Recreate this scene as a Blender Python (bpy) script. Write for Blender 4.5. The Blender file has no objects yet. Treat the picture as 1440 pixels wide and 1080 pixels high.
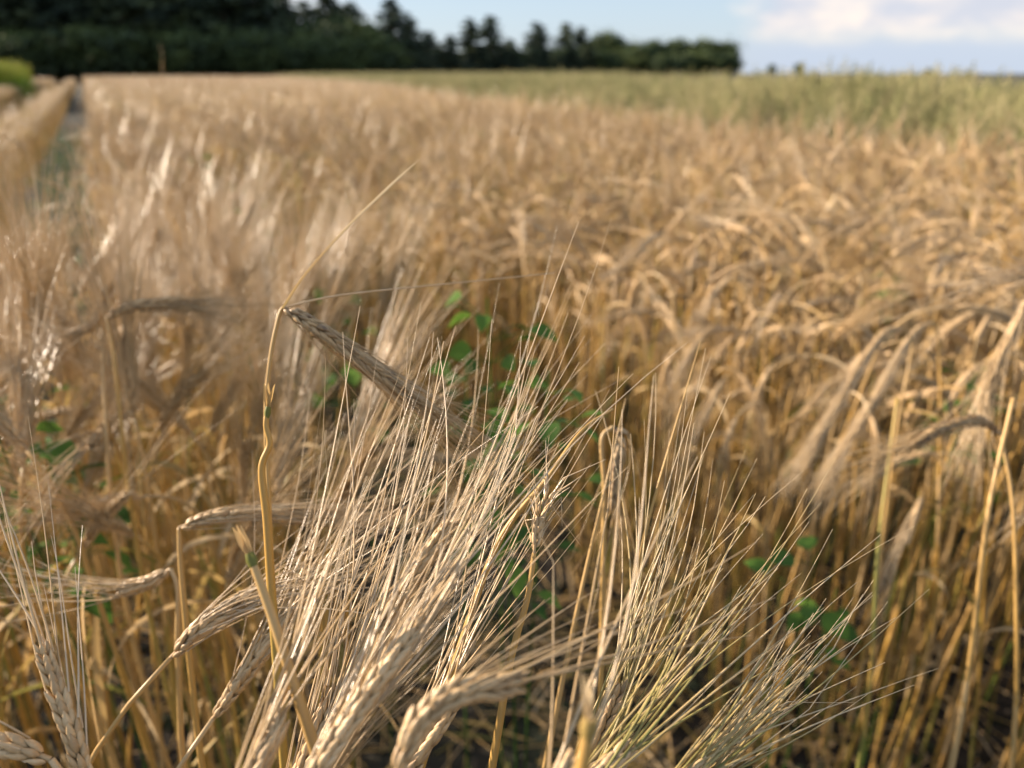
import bpy, math, random
import numpy as np
from math import radians as R, sin, cos, pi
from mathutils import Vector, Matrix

rng = np.random.default_rng(7)
random.seed(7)
scene = bpy.context.scene
col = scene.collection

# ------------------------------------------------------------------ camera
CAM_H = 1.20
F_PX = 1040.0                       # focal length in pixels of the 1440 px wide photo
PITCH = math.atan((540 - 103) / F_PX)
cam_d = bpy.data.cameras.new('camera')
cam = bpy.data.objects.new('camera', cam_d)
col.objects.link(cam)
cam.location = (0, 0, CAM_H)
cam.rotation_euler = (pi / 2 - PITCH, 0, 0)
cam_d.sensor_fit = 'HORIZONTAL'
cam_d.sensor_width = 36.0
cam_d.lens = F_PX / 1440 * 36.0
cam_d.clip_start = 0.01
cam_d.clip_end = 5000
cam_d.dof.use_dof = True
cam_d.dof.focus_distance = 0.305
cam_d.dof.aperture_fstop = 6.6
scene.camera = cam

CAM = np.array([0, 0, CAM_H])
FW = np.array([0, cos(PITCH), -sin(PITCH)])
UP = np.array([0, sin(PITCH), cos(PITCH)])
RT = np.array([1.0, 0, 0])


def P(px, py, d):
    """the point that stands d metres in front of the camera in the direction of a pixel"""
    return CAM + d * (FW + (px - 720) / F_PX * RT + (540 - py) / F_PX * UP)


def proj(p):
    v = np.asarray(p, float) - CAM
    d = v @ FW
    d = np.where(d < 1e-3, 1e-3, d)
    return 720 + F_PX * (v @ RT) / d, 540 - F_PX * (v @ UP) / d, v @ FW


# rows of the crop run along ROW; LAT is across them (to the right)
ROW_A = R(-28.2)
ROW = np.array([sin(ROW_A), cos(ROW_A)])
LATV = np.array([cos(ROW_A), -sin(ROW_A)])

# ------------------------------------------------------------------ world and sun
SUN_AZ, SUN_EL = R(-73), R(18)      # azimuth from the view axis (negative: to the left)
world = bpy.data.worlds.new('World')
scene.world = world
world.use_nodes = True
nt = world.node_tree
nt.nodes.clear()


def N(tree, kind, **kw):
    n = tree.nodes.new(kind)
    for k, v in kw.items():
        setattr(n, k, v)
    return n


def math_node(tree, op, a, b=None, c=None, clamp=False):
    n = N(tree, 'ShaderNodeMath', operation=op, use_clamp=clamp)
    for i, v in enumerate((a, b, c)):
        if v is None:
            continue
        if isinstance(v, (int, float)):
            n.inputs[i].default_value = v
        else:
            tree.links.new(v, n.inputs[i])
    return n.outputs[0]


def smooth(tree, v, lo, hi):
    n = N(tree, 'ShaderNodeMapRange', interpolation_type='SMOOTHSTEP')
    tree.links.new(v, n.inputs['Value'])
    n.inputs['From Min'].default_value = lo
    n.inputs['From Max'].default_value = hi
    return n.outputs[0]


def mix_col(tree, fac, a, b, blend='MIX'):
    n = N(tree, 'ShaderNodeMix', data_type='RGBA', blend_type=blend)
    for sock, v in ((n.inputs['Factor'], fac), (n.inputs['A'], a), (n.inputs['B'], b)):
        pass
    ins = [n.inputs[0], n.inputs[6], n.inputs[7]]
    for s, v in zip(ins, (fac, a, b)):
        if isinstance(v, (int, float)):
            s.default_value = v
        elif isinstance(v, tuple):
            s.default_value = (*v, 1) if len(v) == 3 else v
        else:
            tree.links.new(v, s)
    return n.outputs[2]


sky = N(nt, 'ShaderNodeTexSky', sky_type='NISHITA')
sky.sun_disc = False
sky.sun_elevation = SUN_EL
sky.sun_rotation = SUN_AZ
sky.air_density = 1.0
sky.dust_density = 0.6
sky.ozone_density = 1.6
tc = N(nt, 'ShaderNodeTexCoord')
sep = N(nt, 'ShaderNodeSeparateXYZ')
nt.links.new(tc.outputs['Generated'], sep.inputs[0])
az = math_node(nt, 'ARCTAN2', sep.outputs[0], sep.outputs[1])
el = math_node(nt, 'ARCSINE', sep.outputs[2])
cmb = N(nt, 'ShaderNodeCombineXYZ')
nt.links.new(az, cmb.inputs[0])
nt.links.new(math_node(nt, 'MULTIPLY', el, 2.2), cmb.inputs[1])
nz = N(nt, 'ShaderNodeTexNoise')
nz.inputs['Scale'].default_value = 9
nz.inputs['Detail'].default_value = 6
nz.inputs['Roughness'].default_value = 0.55
nt.links.new(cmb.outputs[0], nz.inputs['Vector'])
nz2 = N(nt, 'ShaderNodeTexNoise')
nz2.inputs['Scale'].default_value = 3.1
nz2.inputs['Detail'].default_value = 5
nt.links.new(cmb.outputs[0], nz2.inputs['Vector'])
jit = math_node(nt, 'MULTIPLY', math_node(nt, 'SUBTRACT', nz.outputs[0], 0.5), 0.10)
# a tall heap of cumulus to the right of the wood, its flat base in the haze
heap = smooth(nt, math_node(nt, 'ADD', az, jit), 0.265, 0.31)
base = smooth(nt, math_node(nt, 'ADD', el, math_node(nt, 'MULTIPLY', jit, 0.35)), 0.022, 0.055)
top = math_node(nt, 'SUBTRACT', 1.0, smooth(nt, math_node(nt, 'ADD', el, jit), 0.15, 0.24))
cloud = math_node(nt, 'MULTIPLY', math_node(nt, 'MULTIPLY', heap, base), top)
wisps = math_node(nt, 'MULTIPLY', smooth(nt, nz2.outputs[0], 0.50, 0.72), smooth(nt, el, 0.015, 0.05))
cloud = math_node(nt, 'MAXIMUM', cloud, math_node(nt, 'MULTIPLY', wisps, 0.55))
bank = math_node(nt, 'MULTIPLY', smooth(nt, az, 0.20, 0.34), math_node(nt, 'SUBTRACT', 1.0, smooth(nt, math_node(nt, 'ADD', el, math_node(nt, 'MULTIPLY', jit, 0.25)), 0.026, 0.042)))
ccol = mix_col(nt, smooth(nt, nz.outputs[0], 0.36, 0.66), (5.2, 5.3, 6.0), (8.6, 7.4, 6.5))
c1 = mix_col(nt, math_node(nt, 'MULTIPLY', bank, 0.75), mix_col(nt, 0.6, sky.outputs[0], (5.0, 6.1, 7.7)), (4.5, 5.1, 6.2))
c2 = mix_col(nt, math_node(nt, 'MULTIPLY', cloud, 0.85), c1, ccol)
bg = N(nt, 'ShaderNodeBackground')
bg.inputs['Strength'].default_value = 0.057
nt.links.new(c2, bg.inputs['Color'])
wo = N(nt, 'ShaderNodeOutputWorld')
nt.links.new(bg.outputs[0], wo.inputs[0])

sun_d = bpy.data.lights.new('sun', 'SUN')
sun_d.energy = 5.0
sun_d.angle = R(0.5)
sun_d.color = (1.0, 0.83, 0.65)
sun = bpy.data.objects.new('sun', sun_d)
col.objects.link(sun)
sdir = Vector((sin(SUN_AZ) * cos(SUN_EL), cos(SUN_AZ) * cos(SUN_EL), sin(SUN_EL)))
sun.rotation_euler = sdir.to_track_quat('Z', 'Y').to_euler()

vs = scene.view_settings
vs.view_transform = 'Standard'
vs.look = 'None'
vs.gamma = 1
vs.use_curve_mapping = False
vs.exposure = 1.28
scene.cycles.use_denoising = True
scene.cycles.max_bounces = 7
scene.cycles.diffuse_bounces = 1
scene.cycles.glossy_bounces = 2
scene.cycles.transmission_bounces = 3
scene.cycles.caustics_reflective = False
scene.cycles.caustics_refractive = False


# ------------------------------------------------------------------ materials
def plant_mat(name, stops, rough=0.5, trans=0.25, spec=0.4, noise_scale=90.0, noise_amt=0.35, bump=0.0, rnd=0.5, stretch=(1, 1, 1)):
    """colours along a ramp read by the plant's own tone, a fine mottling and a per-plant random; some light passes through"""
    m = bpy.data.materials.new(name)
    m.use_nodes = True
    t = m.node_tree
    t.nodes.clear()
    info = N(t, 'ShaderNodeObjectInfo')
    att = N(t, 'ShaderNodeAttribute', attribute_name='tone')
    tco = N(t, 'ShaderNodeTexCoord')
    mp = N(t, 'ShaderNodeMapping')
    mp.inputs['Scale'].default_value = stretch
    t.links.new(tco.outputs['Object'], mp.inputs[0])
    nzz = N(t, 'ShaderNodeTexNoise')
    nzz.inputs['Scale'].default_value = noise_scale
    nzz.inputs['Detail'].default_value = 3
    t.links.new(mp.outputs[0], nzz.inputs['Vector'])
    v = math_node(t, 'ADD', att.outputs['Fac'], math_node(t, 'MULTIPLY', math_node(t, 'SUBTRACT', info.outputs['Random'], 0.5), rnd))
    v = math_node(t, 'ADD', v, math_node(t, 'MULTIPLY', math_node(t, 'SUBTRACT', nzz.outputs[0], 0.5), noise_amt * 2), clamp=True)
    ramp = N(t, 'ShaderNodeValToRGB')
    els = ramp.color_ramp.elements
    while len(els) < len(stops):
        els.new(0.5)
    for e, (p, c) in zip(els, stops):
        e.position = p
        e.color = (*c, 1)
    t.links.new(v, ramp.inputs[0])
    pb = N(t, 'ShaderNodeBsdfPrincipled')
    pb.inputs['Roughness'].default_value = rough
    pb.inputs['Specular IOR Level'].default_value = spec
    t.links.new(ramp.outputs[0], pb.inputs['Base Color'])
    if bump:
        b = N(t, 'ShaderNodeBump')
        b.inputs['Strength'].default_value = bump
        b.inputs['Distance'].default_value = 0.0006
        t.links.new(nzz.outputs[0], b.inputs['Height'])
        t.links.new(b.outputs[0], pb.inputs['Normal'])
    out = N(t, 'ShaderNodeOutputMaterial')
    if trans:
        tr = N(t, 'ShaderNodeBsdfTranslucent')
        t.links.new(ramp.outputs[0], tr.inputs['Color'])
        mx = N(t, 'ShaderNodeMixShader')
        mx.inputs[0].default_value = trans
        t.links.new(pb.outputs[0], mx.inputs[1])
        t.links.new(tr.outputs[0], mx.inputs[2])
        t.links.new(mx.outputs[0], out.inputs[0])
    else:
        t.links.new(pb.outputs[0], out.inputs[0])
    return m


M_STEM = plant_mat('straw_stem', [(0.0, (0.15, 0.19, 0.04)), (0.14, (0.30, 0.27, 0.07)), (0.32, (0.52, 0.30, 0.07)), (0.66, (0.58, 0.38, 0.16)), (1.0, (0.66, 0.49, 0.28))], 0.42, 0.14, 0.45, 40, 0.12, 0.3, 0.42, (1, 1, 0.12))
M_KERN = plant_mat('barley_kernel', [(0.0, (0.18, 0.115, 0.065)), (0.2, (0.40, 0.26, 0.13)), (0.55, (0.60, 0.41, 0.21)), (1.0, (0.74, 0.55, 0.33))], 0.45, 0.08, 0.45, 420, 0.30, 0.9, 0.30, (1, 1, 0.4))
M_AWN = plant_mat('barley_awn', [(0.0, (0.44, 0.29, 0.13)), (0.5, (0.68, 0.49, 0.27)), (1.0, (0.80, 0.65, 0.46))], 0.28, 0.22, 0.7, 300, 0.16, 0.35, 0.35)
M_AWN_G = plant_mat('ripening_awn', [(0.0, (0.20, 0.22, 0.05)), (0.36, (0.40, 0.33, 0.11)), (0.7, (0.62, 0.46, 0.22)), (1.0, (0.76, 0.60, 0.38))], 0.33, 0.28, 0.55, 120, 0.16, 0.35, 0.0)
M_LEAF = plant_mat('dry_leaf', [(0.0, (0.22, 0.22, 0.05)), (0.22, (0.42, 0.30, 0.09)), (0.6, (0.56, 0.37, 0.16)), (1.0, (0.70, 0.55, 0.34))], 0.5, 0.35, 0.35, 55, 0.14, 0.4, 0.6, (1, 1, 0.25))
M_WEED = plant_mat('weed_leaf', [(0.0, (0.045, 0.10, 0.022)), (0.5, (0.09, 0.18, 0.03)), (1.0, (0.17, 0.30, 0.045))], 0.6, 0.42, 0.15, 60, 0.2, 0.3, 0.5)
M_OAT = plant_mat('oat_straw', [(0.0, (0.12, 0.16, 0.045)), (0.5, (0.31, 0.31, 0.125)), (1.0, (0.52, 0.46, 0.24))], 0.5, 0.3, 0.3, 6, 0.15, 0, 0.3)
M_GREEN = plant_mat('green_crop_leaf', [(0.0, (0.13, 0.24, 0.02)), (0.5, (0.26, 0.36, 0.03)), (1.0, (0.45, 0.44, 0.05))], 0.5, 0.35, 0.3, 3, 0.2, 0, 0.3)
M_NEEDLE = plant_mat('conifer_foliage', [(0.0, (0.04, 0.058, 0.046)), (0.5, (0.068, 0.094, 0.056)), (1.0, (0.11, 0.135, 0.060))], 0.7, 0.05, 0.15, 0.6, 0.3, 0, 0.4)
M_BROAD = plant_mat('broadleaf_foliage', [(0.0, (0.045, 0.066, 0.036)), (0.5, (0.075, 0.108, 0.040)), (1.0, (0.12, 0.15, 0.045))], 0.65, 0.10, 0.2, 0.5, 0.3, 0, 0.4)
M_BARK = plant_mat('bark', [(0.0, (0.05, 0.04, 0.03)), (1.0, (0.13, 0.10, 0.07))], 0.9, 0, 0.2, 4, 0.5, 0, 0.3)


def soil_mat():
    m = bpy.data.materials.new('field_soil')
    m.use_nodes = True
    t = m.node_tree
    pb = t.nodes['Principled BSDF']
    tco = N(t, 'ShaderNodeTexCoord')
    a = N(t, 'ShaderNodeTexNoise')
    a.inputs['Scale'].default_value = 18
    a.inputs['Detail'].default_value = 8
    b = N(t, 'ShaderNodeTexNoise')
    b.inputs['Scale'].default_value = 1.3
    b.inputs['Detail'].default_value = 5
    t.links.new(tco.outputs['Object'], a.inputs['Vector'])
    t.links.new(tco.outputs['Object'], b.inputs['Vector'])
    c = mix_col(t, a.outputs[0], (0.012, 0.009, 0.006), (0.036, 0.026, 0.017))
    c = mix_col(t, math_node(t, 'MULTIPLY', smooth(t, b.outputs[0], 0.45, 0.65), 0.7), c, (0.035, 0.055, 0.02))
    t.links.new(c, pb.inputs['Base Color'])
    pb.inputs['Roughness'].default_value = 0.95
    bp = N(t, 'ShaderNodeBump')
    bp.inputs['Distance'].default_value = 0.02
    t.links.new(a.outputs[0], bp.inputs['Height'])
    t.links.new(bp.outputs[0], pb.inputs['Normal'])
    return m


M_SOIL = soil_mat()


# ------------------------------------------------------------------ mesh helpers
def nrm(v):
    v = np.asarray(v, float)
    return v / np.maximum(np.linalg.norm(v, axis=-1, keepdims=True), 1e-12)


class MB:
    """collects tubes, ribbons and kernels and links them as ONE mesh"""
    def __init__(s):
        s.v, s.q, s.t, s.qm, s.tm, s.tone, s.n = [], [], [], [], [], [], 0

    def add(s, v, quads=None, tris=None, mat=0, tone=0.5):
        v = np.asarray(v, float)
        s.v.append(v)
        s.tone.append(np.full(len(v), tone) if np.isscalar(tone) else np.asarray(tone, float))
        if quads is not None and len(quads):
            s.q.append(np.asarray(quads, int) + s.n)
            s.qm.append(np.full(len(quads), mat))
        if tris is not None and len(tris):
            s.t.append(np.asarray(tris, int) + s.n)
            s.tm.append(np.full(len(tris), mat))
        s.n += len(v)

    def merge(s, o, M=None, mat_off=0, tone=0.0):
        v, q, qm, t, tm, tn = o.arrays()
        if M is not None:
            v = v @ M[:3, :3].T + M[:3, 3]
        s.v.append(v)
        s.tone.append(tn + tone)
        if len(q):
            s.q.append(q + s.n)
            s.qm.append(qm + mat_off)
        if len(t):
            s.t.append(t + s.n)
            s.tm.append(tm + mat_off)
        s.n += len(v)

    def arrays(s):
        c = lambda l, w: np.concatenate(l) if l else np.zeros((0, w), int)
        d = lambda l: np.concatenate(l) if l else np.zeros(0, int)
        return np.concatenate(s.v), c(s.q, 4), d(s.qm), c(s.t, 3), d(s.tm), np.concatenate(s.tone)

    def mesh(s, name, mats, origin=None):
        v, q, qm, t, tm, tn = s.arrays()
        if origin is not None:
            v = v - np.asarray(origin)
        me = bpy.data.meshes.new(name)
        me.vertices.add(len(v))
        me.vertices.foreach_set('co', v.astype(np.float32).ravel())
        loops = np.concatenate([q.ravel(), t.ravel()]).astype(np.int32)
        me.loops.add(len(loops))
        me.loops.foreach_set('vertex_index', loops)
        nf = len(q) + len(t)
        me.polygons.add(nf)
        start = np.concatenate([np.arange(len(q)) * 4, len(q) * 4 + np.arange(len(t)) * 3]).astype(np.int32)
        me.polygons.foreach_set('loop_start', start)
        me.polygons.foreach_set('material_index', np.concatenate([qm, tm]).astype(np.int32))
        me.polygons.foreach_set('use_smooth', np.ones(nf, bool))
        a = me.attributes.new('tone', 'FLOAT', 'POINT')
        a.data.foreach_set('value', tn.astype(np.float32))
        for m in (mats if isinstance(mats, (list, tuple)) else [mats]):
            me.materials.append(m)
        me.update(calc_edges=True)
        me.validate()
        return me


def frames(path):
    t = np.gradient(path, axis=0)
    t = nrm(t)
    mean = nrm(t.sum(0))
    ref = np.array([0, 0, 1.0]) if abs(mean[2]) < 0.8 else np.array([1.0, 0.3, 0])
    a = nrm(np.cross(t, ref))
    b = np.cross(t, a)
    return t, a, b


def tube(mb, path, rad, sides=5, mat=0, tone=0.5, cap=False, flat=1.0, roll=0.0):
    path = np.asarray(path, float)
    n = len(path)
    rad = np.broadcast_to(np.asarray(rad, float), (n,))
    t, a, b = frames(path)
    th = np.arange(sides) / sides * 2 * pi + roll
    v = path[:, None] + rad[:, None, None] * (np.cos(th)[None, :, None] * a[:, None] + flat * np.sin(th)[None, :, None] * b[:, None])
    v = v.reshape(-1, 3)
    i = np.arange(n - 1)[:, None] * sides
    j = np.arange(sides)[None]
    j2 = (j + 1) % sides
    q = np.stack([i + j, i + j2, i + sides + j2, i + sides + j], -1).reshape(-1, 4)
    tn = tone if np.isscalar(tone) else np.repeat(np.asarray(tone), sides)
    tris = None
    if cap:
        tris = [[(n - 1) * sides, (n - 1) * sides + k, (n - 1) * sides + k + 1] for k in range(1, sides - 1)]
    mb.add(v, q, tris, mat, tn)


def ribbon(mb, path, width, normal, mat=0, tone=0.5, fold=0.3):
    """a leaf blade: three verts across with a keel"""
    path = np.asarray(path, float)
    n = len(path)
    t = nrm(np.gradient(path, axis=0))
    nn = np.broadcast_to(np.asarray(normal, float), (n, 3))
    side = nrm(np.cross(t, nn))
    up = np.cross(side, t)
    w = np.broadcast_to(np.asarray(width, float), (n,))[:, None]
    v = np.stack([path - side * w + up * w * fold, path, path + side * w + up * w * fold], 1).reshape(-1, 3)
    i = np.arange(n - 1)[:, None] * 3
    j = np.arange(2)[None]
    q = np.stack([i + j, i + j + 1, i + 4 + j, i + 3 + j], -1).reshape(-1, 4)
    tn = tone if np.isscalar(tone) else np.repeat(np.asarray(tone), 3)
    mb.add(v, q, None, mat, tn)


def spline(pts, n=24):
    """smooth path through given points"""
    p = np.asarray(pts, float)
    if len(p) == 2:
        return p[0] + (p[1] - p[0]) * np.linspace(0, 1, n)[:, None]
    q = np.vstack([2 * p[0] - p[1], p, 2 * p[-1] - p[-2]])
    seg = len(p) - 1
    out = []
    for u in np.linspace(0, seg - 1e-9, n):
        k = int(u)
        f = u - k
        a, b, c, d = q[k:k + 4]
        out.append(0.5 * (2 * b + (c - a) * f + (2 * a - 5 * b + 4 * c - d) * f * f + (3 * b - a - 3 * c + d) * f ** 3))
    return np.array(out)


# --- one barley kernel, unit length along +Z
def kernel_template(rings, sides):
    us = np.linspace(0, 1, rings)
    r = np.clip(np.sin(pi * us ** 0.85), 0, 1) ** 0.75 * (1 - 0.25 * us) + 0.05
    r[0] = 0.22
    r[-1] = 0.10
    th = np.arange(sides) / sides * 2 * pi
    v = []
    for u, rr in zip(us, r):
        x = rr * np.cos(th)
        y = rr * np.sin(th) * 0.82
        y = np.where(y < 0, y * 0.8, y) + 0.10 * np.sin(pi * u)
        v.append(np.stack([x, y, np.full(sides, u)], 1))
    v = np.concatenate(v)
    i = np.arange(rings - 1)[:, None] * sides
    j = np.arange(sides)[None]
    j2 = (j + 1) % sides
    q = np.stack([i + j, i + j2, i + sides + j2, i + sides + j], -1).reshape(-1, 4)
    return v, q


K_HI = kernel_template(8, 10)
K_MID = kernel_template(5, 6)


def build_ear(axis, e1, lod='hi', awn_len=0.14, awn_to=None, awn_spread=0.03, awn_wave=1.0, skip=0.0, size=1.0, green=False, awn_every=1, awn_r=0.00042, sag=0.0, seed=0, open_=0.20, clear=None):
    """kernels and beard of one ear along a curved axis. awn_to: point the awn tips gather round (else they follow the ear)"""
    g = np.random.default_rng(seed)
    ax = spline(axis, 40)
    seg = np.linalg.norm(np.diff(ax, axis=0), axis=1)
    cum = np.concatenate([[0], np.cumsum(seg)])
    L = cum[-1]
    tan = nrm(np.gradient(ax, axis=0))
    ker, awn = MB(), MB()
    pitch = 0.0023 * size * (1 if lod == 'hi' else 1.25)
    tv, tq = K_HI if lod == 'hi' else K_MID
    n = int(L / pitch)
    tip_pt, tip_t = ax[-1], tan[-1]
    tube(ker, ax[::4], 0.0011 * size, 5, 0, 0.35)
    cnt = 0
    for i in range(n):
        s = (i + 0.5) / n * L
        k = min(np.searchsorted(cum, s), 39)
        c, t = ax[k], tan[k]
        u = nrm(e1 - t * (e1 @ t))
        w = np.cross(t, u)
        side = 1 if i % 2 else -1
        taper = min(1, 0.62 + 0.38 * (s / L) * 4) * (1 - 0.38 * max(0, (s / L - 0.72) / 0.28))
        for lat in (-1, 0, 1):
            if g.random() < skip:
                continue
            ph = lat * R(57) + g.normal(0, 0.06)
            out = side * (u * cos(ph) + w * sin(ph) * side)
            kl = 0.0102 * size * taper * g.uniform(0.92, 1.08) * (1.0 if lat == 0 else 0.93)
            kw = 0.00205 * size * taper * (1.0 if lat == 0 else 0.9) * g.uniform(0.92, 1.08)
            tilt = R(15) + g.normal(0, 0.05)
            d = nrm(t * cos(tilt) + out * sin(tilt))
            o2 = nrm(out - d * (out @ d))
            x = np.cross(o2, d)
            base = c + out * 0.0013 * size
            Mx = np.stack([x * kw, o2 * kw, d * kl], 1)
            ker.add(tv @ Mx.T + base, tq, None, 0, g.uniform(0.3, 0.75))
            cnt += 1
            if cnt % awn_every or (clear is not None and out @ clear > 0.15 and s / L < 0.85):
                continue
            # awn from the kernel's tip
            st = base + d * kl * 0.96 + o2 * 0.0004
            al = awn_len * (0.72 + 0.4 * (s / L)) * g.uniform(0.82, 1.12)
            if awn_to is not None:
                aim = np.asarray(awn_to) + g.normal(0, awn_spread, 3)
                aim = st + nrm(aim - st) * al
            else:
                dd = nrm(t * 0.45 + tip_t * 0.55 + out * open_ * g.uniform(0.4, 1.3) + g.normal(0, 0.045, 3))
                aim = st + dd * al + np.array([0, 0, -sag * al * g.uniform(0.3, 1.2)])
            ctrl = st + nrm(d * 0.45 + nrm(aim - st) * 0.9) * al * 0.4
            m = 9 if lod == 'hi' else 5
            f = np.linspace(0, 1, m)[:, None]
            pth = (1 - f) ** 2 * st + 2 * f * (1 - f) * ctrl + f * f * aim
            wob = g.normal(0, 1, 3) * 0.0016 * awn_wave
            pth = pth + np.sin(f * g.uniform(2, 6) + g.uniform(0, 6)) * f * wob
            if g.random() < 0.10 and m > 6:       # a kinked awn tip
                kk = m - g.integers(2, 4)
                pth[kk:] += np.outer(np.arange(1, m - kk + 1), g.normal(0, 0.0035, 3))
            rr = awn_r * g.uniform(0.8, 1.25) * (1 - 0.80 * f[:, 0] ** 1.1)
            tb = g.uniform(0.25, 0.8)
            tones = np.clip(tb + (f[:, 0] - 0.4) * (0.9 if green else 0.2), 0, 1)
            if green:
                tones = np.clip(g.uniform(0.08, 0.65) + f[:, 0] * 0.7, 0, 1)
            tube(awn, pth, rr, 3 if lod != 'hi' else 4, 0, tones, flat=0.6, roll=g.uniform(0, 3))
    return ker, awn


def stem_path(root, base, tangent_at_base, n=14, belly=None):
    """a stem rising from the ground and arriving at the ear's base in its direction"""
    root, base = np.asarray(root, float), np.asarray(base, float)
    L = np.linalg.norm(base - root)
    c1 = root + np.array([0, 0, 1.0]) * L * 0.45
    c2 = base - nrm(tangent_at_base) * L * 0.28
    f = np.linspace(0, 1, n)[:, None]
    return (1 - f) ** 3 * root + 3 * f * (1 - f) ** 2 * c1 + 3 * f * f * (1 - f) * c2 + f ** 3 * base


def stem_mesh(path, r0=0.0023, r1=0.0013, sides=6, tone=None, seed=0):
    g = np.random.default_rng(seed)
    mb = MB()
    n = len(path)
    f = np.linspace(0, 1, n)
    rad = r0 + (r1 - r0) * f
    if tone is None:
        tone = np.clip(0.18 + 0.55 * f + g.uniform(-0.15, 0.2), 0, 1)
    tube(mb, path, rad, sides, 0, tone, cap=True)
    cum = np.concatenate([[0], np.cumsum(np.linalg.norm(np.diff(path, axis=0), axis=1))])

    def at(d):
        return np.array([np.interp(d, cum, path[:, k]) for k in range(3)])
    for q in (0.22, 0.45, 0.68):                     # the nodes of the straw
        d = q * cum[-1]
        p, t = at(d), nrm(at(d + 0.004) - at(d - 0.004))
        r = np.interp(d, cum, rad)
        tube(mb, [p - t * 0.003, p - t * 0.001, p + t * 0.001, p + t * 0.003], [r * 0.9, r * 1.25, r * 1.25, r * 0.9], sides, 0, 0.40)
        # leaf sheath clasping the straw above the node
        dl = np.linspace(d + 0.003, min(d + 0.09, cum[-1] * 0.93), 7)
        tube(mb, [at(x) for x in dl], np.interp(dl, cum, rad) * np.linspace(1.22, 1.06, 7), sides, 0, 0.5 + g.uniform(-0.25, 0.25))
    return mb


def leaf_mesh(p0, dir0, length, width, seed=0, droop=1.0, n=12, tone=None):
    g = np.random.default_rng(seed)
    p = np.asarray(p0, float)
    d = nrm(dir0)
    pts = [p.copy()]
    bend = g.uniform(0.6, 1.5) * droop
    sidew = g.normal(0, 0.25, 3)
    for i in range(n - 1):
        d = nrm(d + np.array([0, 0, -1.0]) * bend * 0.19 * (0.3 + i / n) + sidew * 0.12)
        p = p + d * length / (n - 1)
        pts.append(p.copy())
    f = np.linspace(0, 1, n)
    w = width * np.clip(np.minimum(0.5 + 2.2 * f, 1) * (1 - f ** 2.2), 0.02, 1)
    tw = g.uniform(-2.5, 2.5)
    dd = nrm(dir0)
    b1 = nrm(np.cross(dd, [0.2, 0.3, 1.0]))
    b2 = np.cross(dd, b1)
    normal = np.cos(tw * f)[:, None] * b2 + np.sin(tw * f)[:, None] * b1
    mb = MB()
    ribbon(mb, pts, w, normal, 0, (np.clip(g.uniform(0.15, 0.75) + f * 0.25, 0, 1) if tone is None else tone), g.uniform(0.1, 0.5))
    return mb


# ------------------------------------------------------------------ objects
def empty(name, loc):
    o = bpy.data.objects.new(name, None)
    o.location = tuple(loc)
    o.empty_display_size = 0.05
    col.objects.link(o)
    return o


def tag(o, label=None, cat=None, group=None, kind=None):
    if label:
        o['label'] = label
    if cat:
        o['category'] = cat
    if group:
        o['group'] = group
    if kind:
        o['kind'] = kind
    return o


def obj(name, me, parent=None):
    o = bpy.data.objects.new(name, me)
    col.objects.link(o)
    if parent is not None:
        o.parent = parent
    return o


def copy_tree(o, parent=None):
    c = o.copy()
    col.objects.link(c)
    if parent is not None:
        c.parent = parent
    for ch in o.children:
        copy_tree(ch, c)
    return c


# ------------------------------------------------------------------ ground
gm = MB()
S = 2500.0
gx = np.concatenate([-np.geomspace(S, 3, 14), np.linspace(-2, 2, 5), np.geomspace(3, S, 14)])
X, Y = np.meshgrid(gx, gx, indexing='ij')
V = np.stack([X, Y, np.zeros_like(X)], -1).reshape(-1, 3)
k = len(gx)
ii, jj = np.meshgrid(np.arange(k - 1), np.arange(k - 1), indexing='ij')
b = (ii * k + jj).ravel()
gm.add(V, np.stack([b, b + k, b + k + 1, b + 1], 1))
ground = obj('ground', gm.mesh('ground', M_SOIL))
tag(ground, 'dark bare soil of the field under and between the crop', kind='structure', cat='ground')

# ------------------------------------------------------------------ barley variants (full detail)
GRP = 'ripe barley plants of the field'


def curve_from_angles(p0, heading, th, step):
    """follow a path whose angle from the vertical is th[i]"""
    pts = [np.asarray(p0, float)]
    for a in th:
        pts.append(pts[-1] + step * np.array([cos(heading) * sin(a), sin(heading) * sin(a), cos(a)]))
    return np.array(pts)


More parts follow.
